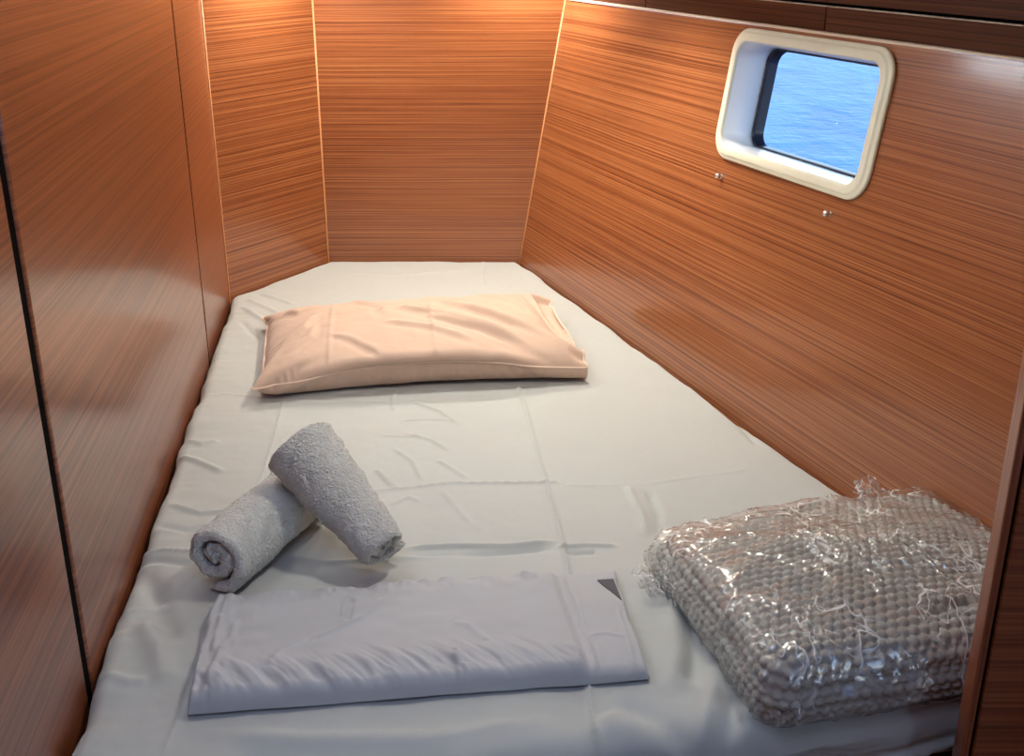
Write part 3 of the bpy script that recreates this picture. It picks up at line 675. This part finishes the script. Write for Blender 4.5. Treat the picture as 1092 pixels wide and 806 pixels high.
# ------------------------------------------------------------------ rolled towels
def towel_roll(name, label, p0, p1, r0, r1, turns=3.6, squash=0.92, spin=0.0, seed=1.0, handed=1):
    """spiral of thick terry ribbon along p0 -> p1 (bed coordinates), radius r0 -> r1"""
    p0, p1 = np.asarray(p0, float), np.asarray(p1, float); ax = p1 - p0; L = np.linalg.norm(ax); ax /= L
    side = np.cross(ax, (0, 0, 1.0)); side /= np.linalg.norm(side); up = np.cross(side, ax)
    ns = 96; per = 84; nt = int(turns * per)
    s = np.linspace(0, 1, ns)[:, None]; th = np.linspace(0.6, turns * 2 * math.pi, nt)[None, :]
    f = th / (turns * 2 * math.pi)
    pitch = 1.0 / turns
    tk = 0.84 * pitch * (0.9 + 0.1 * np.cos(th * 0.7))
    endr = np.clip(np.minimum(s, 1 - s) * L / 0.007, 0, 1); endr = np.sqrt(np.maximum(1 - (1 - endr)**2, 0.02))
    tipr = np.clip((1 - f) * 60 * pitch, 0, 1); tipr = np.sqrt(np.maximum(1 - (1 - tipr)**2, .03))
    mid = np.maximum(f - 0.5 * pitch * 0.95, 0.02) + 0.012 * fbm(th * .55, s * 2.0, seed, 2) * np.ones_like(s)
    R = (r0 + (r1 - r0) * s) * (1 + 0.025 * fbm(s * 4, 0.3, seed + 3, 2))
    V = []
    for sg in (1, -1):
        rad = (mid + sg * 0.5 * tk * endr * tipr) * R
        ang = handed * th + spin + 0 * s
        z = rad * np.sin(ang); y = rad * np.cos(ang)
        bump = 0.0013 * fbm(s * L * 260, ang * R * 230 / 6.28 * 6, seed + sg, 3) + 0.0022 * fbm(s * L * 40, ang * R * 45, seed + 5 + sg, 2)
        k = 1 + sg * bump / np.maximum(rad, .008)
        y, z = y * k, z * k * squash
        z = np.where(z < -0.80 * R * squash, -0.80 * R * squash + (z + 0.80 * R * squash) * 0.25, z)     # flat where it rests
        tele = 0.010 * (1 - f) * (1 - 2 * s) * 0.9 + 0.004 * fbm(th * .9, 0.0, seed + 9, 2)
        a = s * L + tele * np.clip(1 - np.minimum(s, 1 - s) * 5, 0, 1)
        V.append((a[..., None] * ax + y[..., None] * side + z[..., None] * up))
    n0 = ns * nt; VV = np.concatenate([V[0].reshape(-1, 3), V[1].reshape(-1, 3)])
    I = np.arange(n0).reshape(ns, nt); Fc = []
    G = grid_faces(ns, nt); Fc += G; Fc += [tuple(n0 + i for i in q[::-1]) for q in G]
    for j in range(nt - 1):
        for i, fl in ((0, 1), (ns - 1, -1)):
            q = (I[i, j], I[i, j + 1], n0 + I[i, j + 1], n0 + I[i, j]); Fc.append(q[::-1] if fl > 0 else q)
    for i in range(ns - 1):
        for j, fl in ((0, 1), (nt - 1, -1)):
            q = (I[i, j], n0 + I[i, j], n0 + I[i + 1, j], I[i + 1, j]); Fc.append(q[::-1] if fl > 0 else q)
    base = np.array([p0[0], p0[1], 0]); VV = VV + (p0 - base)
    o = mesh_obj(name, VV, Fc, M['towel']); o.location = wp(*base)
    bm = bmesh.new(); bm.from_mesh(o.data); bmesh.ops.recalc_face_normals(bm, faces=bm.faces); bm.to_mesh(o.data); bm.free()
    return tag(o, label, 'towel', 'rolled towels on the berth')
towel_roll('rolled_towel', 'grey rolled towel lying underneath, its spiral end facing the viewer', (-0.424, 1.387, .054), (-0.332, 1.640, .054), .063, .062, 2.6, .95, spin=-4.26, seed=2.0, handed=-1)
towel_roll('rolled_towel', 'grey rolled towel propped diagonally on top of the other towel', (-0.180, 1.430, .049), (-0.318, 1.560, .158), .049, .077, 2.8, .92, spin=0.9, seed=11.0, handed=1)

# ------------------------------------------------------------------ folded sheet in front
def make_folded():
    BL, BR, TR, TL = bed(199, 766, .0), bed(692, 727, .0), bed(655, 613, .006), bed(228, 641, .01)
    nu, nv = 300, 170
    u, v = np.meshgrid(np.linspace(0, 1, nu), np.linspace(0, 1, nv), indexing='xy')
    def pos(u, v):
        p = BL[None, None] * ((1 - u) * (1 - v))[..., None] + BR * (u * (1 - v))[..., None] + TR * (u * v)[..., None] + TL * ((1 - u) * v)[..., None]
        return p[..., 0], p[..., 1]
    x, y = pos(u, v); W, D = 0.56, 0.26
    y = y + 0.003 * fbm(u * 9, 0.0, 2.2, 3) * sstep(.6, 1, v) + 0.003 * fbm(u * 7, 0.0, 7.7, 2) * sstep(.4, 0, v); x = x + 0.004 * fbm(v * 5, 0.0, 1.2, 2) * (sstep(.2, 0, u) + sstep(.8, 1, u))
    df, db, dl, dr = v * D, (1 - v) * D, u * W, (1 - u) * W
    def er(d, r): q = np.clip(d / r, 0, 1); return np.sqrt(np.maximum(1 - (1 - q)**2, 0))
    band = sstep(0.835, 0.862, u + 0.02 * (v - .5))                       # hem band at the right
    t = 0.021 + 0.007 * np.exp(-((v - .17) / .16)**2) * (1 - .6 * band) - 0.007 * band - .003 * sstep(.4, 1, v)
    z = t * er(df, .016) * er(db, .007) * er(dl, .009) * er(dr, .006)
    cov = er(df, .03) * er(dl, .012) * er(dr, .012)
    # gathers rising from the rounded front fold, slack ripples, hem along the back
    z = z + 0.0048 * fbm(u * 30 + v * 9, v * 3.0, 4.0, 3) * np.exp(-((v - .13) / .13)**2) * (1 - band) * er(df, .02)
    z = z + 0.0035 * fbm(u * 22, v * 5, 9.0, 3) * sstep(.80, .97, v) * (1 - band) * er(db, .01)
    z = z + 0.0045 * fbm(u * 34, v * 3.2, 14.0, 2) * sstep(.14, .02, u) * cov
    z = z + 0.0028 * fbm(u * 5, v * 3, 3.3, 3) * cov
    def ridge(pts, w_, h_, one=False):
        nonlocal z
        d, f, sg = seg_dist(x, y, [bed(a, b, .02) for a, b in pts]); k = np.exp(-(d / w_)**2) if not one else np.where(sg > 0, np.exp(-(d / w_)), np.exp(-(d / (w_ * .25))))
        z = z + h_ * k * sstep(0, .12, f) * (1 - sstep(.88, 1, f)) * cov
    ridge([(365, 662), (369, 645), (380, 633)], .003, .0040); ridge([(409, 639), (385, 662), (330, 690)], .004, .0040); ridge([(330, 685), (300, 702), (286, 720)], .006, .0020)
    ridge([(376, 640), (371, 665)], .004, -.0040); ridge([(240, 690), (228, 720), (212, 756)], .005, .0040); ridge([(236, 655), (226, 700)], .005, .0030)
    ridge([(482, 668), (500, 672), (520, 690)], .006, .0020); ridge([(486, 700), (492, 735)], .004, .0040); ridge([(495, 715), (500, 740)], .004, .0036)
    ridge([(598, 612), (612, 650), (628, 690), (640, 724)], .0022, .0034); ridge([(604, 612), (618, 650), (634, 690), (645, 722)], .002, -.0022)
    ridge([(680, 722), (668, 680), (658, 645)], .003, .0026); ridge([(625, 678), (645, 676), (668, 680)], .003, .0020)
    z = np.maximum(z, 0.0005)
    V = [np.array(q) for q in np.stack([x, y, z + 0.003], -1).reshape(-1, 3)]
    c = np.array([(BL[0] + BR[0]) / 2, (BL[1] + TL[1]) / 2, 0]); Fc = grid_faces(nv, nu)
    loop = list(range(nu)) + [i * nu + nu - 1 for i in range(1, nv)] + [(nv - 1) * nu + j for j in range(nu - 2, -1, -1)] + [i * nu for i in range(nv - 2, 0, -1)]
    n0 = len(V); V += [np.array([V[i][0], V[i][1], 0.001]) for i in loop]; L = len(loop)
    for a in range(L): Fc.append((loop[a], n0 + a, n0 + (a + 1) % L, loop[(a + 1) % L]))
    root = empty('folded_bed_sheet', wp(*(c + (0, 0, .003)))); tag(root, 'lavender grey folded bed sheet lying flat across the foot of the berth', 'bed sheet')
    V = np.array(V) - c
    lay = mesh_obj('upper_layer', V, Fc, M['folded'], root)
    # dark triangle painting the shaded pocket opening at the far right corner
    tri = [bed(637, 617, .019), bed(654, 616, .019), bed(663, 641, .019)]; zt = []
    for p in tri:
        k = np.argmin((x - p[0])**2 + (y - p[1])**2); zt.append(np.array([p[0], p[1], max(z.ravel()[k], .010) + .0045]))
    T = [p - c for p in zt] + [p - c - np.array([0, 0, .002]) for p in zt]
    tg = mesh_obj('pocket_shade', T, [(0, 1, 2), (5, 4, 3), (0, 3, 4, 1), (1, 4, 5, 2), (2, 5, 3, 0)], M['inside'], root, False); tg['label'] = 'dark painted shade of the corner opening in the folded sheet'
    # lower folded layers peeping out along the front and left edges
    for k, (gx, gz, hh) in enumerate(((-.002, .0005, .006), (-.004, .0055, .006))):
        uu, vv = np.meshgrid(np.linspace(0, 1, 120), np.linspace(0, 1, 50)); X, Y = pos(uu, vv)
        X = X + (uu - .5) * 2 * gx + .003 * fbm(vv * 5 + k, 0.0, 3. + k, 2); Y = Y - gx * 1.4 * (1 - vv) + .002 * fbm(uu * 8 + k * 3, 0.0, 6., 2) - .006 * vv
        e_ = er(np.minimum(np.minimum(uu, 1 - uu) * W, np.minimum(vv, 1 - vv) * D), .004)
        T = np.stack([X, Y, gz + hh * .5 + hh * .5 * e_], -1).reshape(-1, 3) - c; B = np.stack([X, Y, gz + hh * .5 - hh * .5 * e_], -1).reshape(-1, 3) - c
        g_ = grid_faces(50, 120); mesh_obj('lower_layer', np.concatenate([T, B]), g_ + [tuple(6000 + i for i in f[::-1]) for f in g_], M['folded'], root)
    return root
make_folded()

# ------------------------------------------------------------------ blanket in clear plastic
E1 = np.array([0.970, 0.243, 0.0]); E2 = np.array([-0.243, 0.970, 0.0]); BC0 = np.array([0.300, 1.088, 0.0])
BW, BD, BH = 0.46, 0.39, 0.086
BCEN = BC0 + E1 * BW / 2 + E2 * BD / 2
def ring_block(ds, off=0.0, seed=0.0, zlow=0.004):
    """closed soft block: rounded rectangle rings rising up the sides and closing over the top; returns local coords, faces"""
    hw, hd, rc = BW / 2 + off, BD / 2 + off, 0.034
    per = []; 
    n4 = lambda l: max(2, int(l / ds))
    for (cx, cy, a0_, (sx, sy), l) in [(hw - rc, hd - rc, 0, (-1, 0), 2 * (hw - rc)), (-hw + rc, hd - rc, 90, (0, -1), 2 * (hd - rc)), (-hw + rc, -hd + rc, 180, (1, 0), 2 * (hw - rc)), (hw - rc, -hd + rc, 270, (0, 1), 2 * (hd - rc))]:
        k = n4(rc * 1.57)
        for i in range(k):
            a = math.radians(a0_ + 90 * i / k); per.append((cx + rc * math.cos(a), cy + rc * math.sin(a)))
        a = math.radians(a0_ + 90); ex, ey = cx + rc * math.cos(a), cy + rc * math.sin(a); k = n4(l)
        for i in range(k): per.append((ex + sx * l * i / k, ey + sy * l * i / k))
    per = np.array(per); n = len(per)
    h = BH + off; rt = 0.030; prof = []
    for k in range(4): prof.append((zlow * .25 + zlow * .75 * k / 4, .016 * (1 - k / 4)))
    hs = h - rt; k = n4(hs)
    prof += [(zlow + (hs - zlow) * i / k, -0.006 * math.sin(math.pi * i / k)) for i in range(k)]
    k = n4(rt * 1.57)
    prof += [(hs + rt * math.sin(math.pi / 2 * i / k), rt * (1 - math.cos(math.pi / 2 * i / k))) for i in range(k)]
    k = n4(min(hw, hd) - rt); prof += [(h, rt + (min(hw, hd) - rt) * i / k * 0.995) for i in range(k + 1)]
    V = []
    for (z, inn) in prof:
        fx = (hw - max(inn, -1) ) / hw; fy = (hd - inn) / hd
        q = per * np.array([max(fx, .0), max(fy, 0.0)]) if inn < rt else None
        if q is None:
            q = per * np.array([(hw - inn) / hw, (hd - inn) / hd])
        V.append(np.column_stack([q, np.full(n, z)]))
    V = np.concatenate(V); m = len(prof); Fc = grid_faces(m, n, True)
    # sagging, uneven top: thicker middle, lower at the far left, dip near the right
    a, b = V[:, 0] / hw, V[:, 1] / hd
    up = sstep(.0, BH * .8, V[:, 2])
    V[:, 2] += up * (0.020 * (1 - a**2) * (1 - b**2) - 0.020 * sstep(.0, 1.3, b) * sstep(.2, -1, a) - .008 * sstep(-.3, 1, b) + 0.007 * fbm(a * 2.2 + seed, b * 2.2, .7, 2))
    V[:, 2] -= up * .012 * sstep(0, 1, a) * sstep(0, 1, b)
    s_ = 1 + 0.012 * fbm(a * 3, b * 3, V[:, 2] * 12 + .5, 2); V[:, 0] *= s_; V[:, 1] *= s_
    return V, Fc, m, n
def against_wall(V, g):
    """the soft pack is squeezed against the hull side"""
    W = BCEN + np.outer(V[:, 0], E1) + np.outer(V[:, 1], E2) + np.outer(V[:, 2], (0, 0, 1))
    d = (W - K0) @ nR - g; push = np.where(d < 0, -d, 0); W = W + np.outer(push / np.hypot(nR[0], nR[1]), outR)
    q = W - BCEN; return np.column_stack([q @ E1, q @ E2, V[:, 2]])
def make_blanket():
    root = empty('wrapped_blanket', wp(*(BCEN + (0, 0, .003)))); root.rotation_euler = (0, 0, math.atan2(E1[1], E1[0]))
    tag(root, 'folded grey bubble knit blanket in crinkled clear plastic at the berth foot', 'blanket')
    V, Fc, m, n = ring_block(0.0021)
    Nn = vnormals(V, Fc); 
    if Nn[-n * 3, 2] < 0: Nn = -Nn; Fc = [f[::-1] for f in Fc]
    an = np.abs(Nn)**4; an /= an.sum(1, keepdims=True)
    p = 0.0145
    def knob(x, y):
        row = np.floor(y / (p * .92)); fx = np.mod(x / p + 0.5 * np.mod(row, 2), 1) - .5; fy = np.mod(y / (p * .92), 1) - .5
        r2 = (fx * 1.05)**2 + (fy * 1.08)**2; return np.sqrt(np.maximum(0.27 - r2, 0)) / .52
    wx, wy = V[:, 0] + .004 * fbm(V[:, 0] * 9, V[:, 1] * 9, 2.2, 2), V[:, 1] + .006 * fbm(V[:, 0] * 7, V[:, 1] * 7, 5.2, 2)
    zz = V[:, 2] + .004 * fbm(V[:, 0] * 12, V[:, 1] * 12, 1.1, 2)
    h = an[:, 2] * knob(wx, wy) + an[:, 1] * knob(wx, zz * 1.0) + an[:, 0] * knob(wy, zz)
    amt = 0.0062 * (h - .5)
    # folded layers show as grooves round the sides
    for zg, dp in ((0.024, .007), (0.050, .006)):
        zc_ = zg + .005 * fbm(V[:, 0] * 5, V[:, 1] * 5, zg * 90, 2)
        amt = amt - dp * np.exp(-((V[:, 2] - zc_) / .0034)**2) * (1 - an[:, 2])
    # the top fold laps over towards the right of the front side
    d, f, sg = seg_dist(V[:, 0], V[:, 1], [(-.02, -.150), (.08, -.128), (.16, -.135), (.22, -.12)])
    amt = amt - .012 * np.exp(-(d / .007)**2) * an[:, 2] * sstep(0, .25, f)
    V = V + Nn * amt[:, None]; V[:, 2] = np.maximum(V[:, 2], .002)
    V = against_wall(V, .009)
    mesh_obj('blanket', V, Fc, M['blanket'], root)
    # plastic film: stands off the knit, pulled into sharp crinkles
    V, Fc, m, n = ring_block(0.0034, 0.0055, zlow=.003)
    Nn = vnormals(V, Fc)
    if Nn[-n * 3, 2] < 0: Nn = -Nn; Fc = [f[::-1] for f in Fc]
    x, y, z = V.T
    qx, qy = x + .02 * fbm(x * 8, y * 8, z * 8, 2), y + .02 * fbm(x * 8 + 9, y * 8, z * 8, 2)
    r1 = 1 - np.abs(fbm(qx * 11 + qy * 5, qy * 26 - qx * 6, z * 26, 2)) * 1.7
    r2 = 1 - np.abs(fbm(qx * 46, qy * 17 + 3, z * 40 + 7, 2)) * 1.6
    r3 = 1 - np.abs(fbm(qx * 75 + 2, qy * 60, z * 75, 2)) * 1.4
    dens = sstep(-.25, .45, fbm(x * 6 + 4, y * 6, z * 6 + 2, 2) - 1.0 * sstep(.0, .16, y) + .35 * sstep(-.02, -.14, x) + .2)
    d = .0042 * np.clip(r1, 0, 1)**5 + dens * (.0050 * np.clip(r2, 0, 1)**4 + .0022 * np.clip(r3, 0, 1)**3)
    V = V + Nn * d[:, None]; V[:, 2] = np.maximum(V[:, 2], .0015)
    V = against_wall(V, .003)
    film = mesh_obj('plastic_bag', V, Fc, M['film'], root, True)
    # loose ends of the bag
    def flap(cx, cy, cz, w_, d_, rot, tilt, amp, seed):
        nu = nv = 44; u, v = np.meshgrid(np.linspace(-.5, .5, nu), np.linspace(0, 1, nv))
        X = u * w_ * (1 - .35 * v) + .10 * w_ * fbm(v * 3, 0.0, seed, 2); Yv = v * d_ * (1 - .25 * np.abs(u) + .15 * fbm(u * 6, 0.0, seed + 2, 2)); Z = amp * (1.2 - np.abs(fbm(u * 6, v * 2.5, seed, 3)) * 2.0)
        Zt = Yv * math.sin(tilt) + Z * math.cos(tilt); Yt = Yv * math.cos(tilt) - Z * math.sin(tilt)
        c_, s2 = math.cos(rot), math.sin(rot); P = np.stack([cx + X * c_ - Yt * s2, cy + X * s2 + Yt * c_, np.maximum(cz + Zt, .002)], -1).reshape(-1, 3)
        mesh_obj('bag_end', P, grid_faces(nv, nu), M['film'], root)
    flap(-BW / 2 + .006, .125, .012, .09, .055, math.radians(90), math.radians(5), .007, 3.)
    flap(.11, BD / 2 - .03, .075, .06, .035, math.radians(10), math.radians(55), .010, 8.)
    flap(-BW / 2 + .022, -BD / 2 + .012, .018, .05, .030, math.radians(150), math.radians(20), .010, 13.)
    return root
make_blanket()

# ------------------------------------------------------------------ ceiling lamps (their light is set at the top)
for (lx, ly), lab in zip(LAMPS, ('small round ceiling downlight over the angled corner panel', 'small round ceiling downlight beside the hull side corner', 'small round ceiling downlight over the pillow', 'small round ceiling downlight over the foot of the berth')):
    root = empty('ceiling_downlight', (lx, ly, BZ + CEIL)); tag(root, lab, 'lamp', 'ceiling downlights')
    n = 32; prof = [(.036, 0), (.036, -.004), (.033, -.007), (.027, -.007), (.026, -.003)]
    V = [(r * math.cos(2 * math.pi * k / n), r * math.sin(2 * math.pi * k / n), z) for (r, z) in prof for k in range(n)]
    mesh_obj('bezel', V, grid_faces(len(prof), n, True), M['chrome'], root)
    mesh_obj('lens', [(.0262 * math.cos(2 * math.pi * k / n), .0262 * math.sin(2 * math.pi * k / n), -.003) for k in range(n)], [tuple(range(n))], M['lampglass'], root, False)
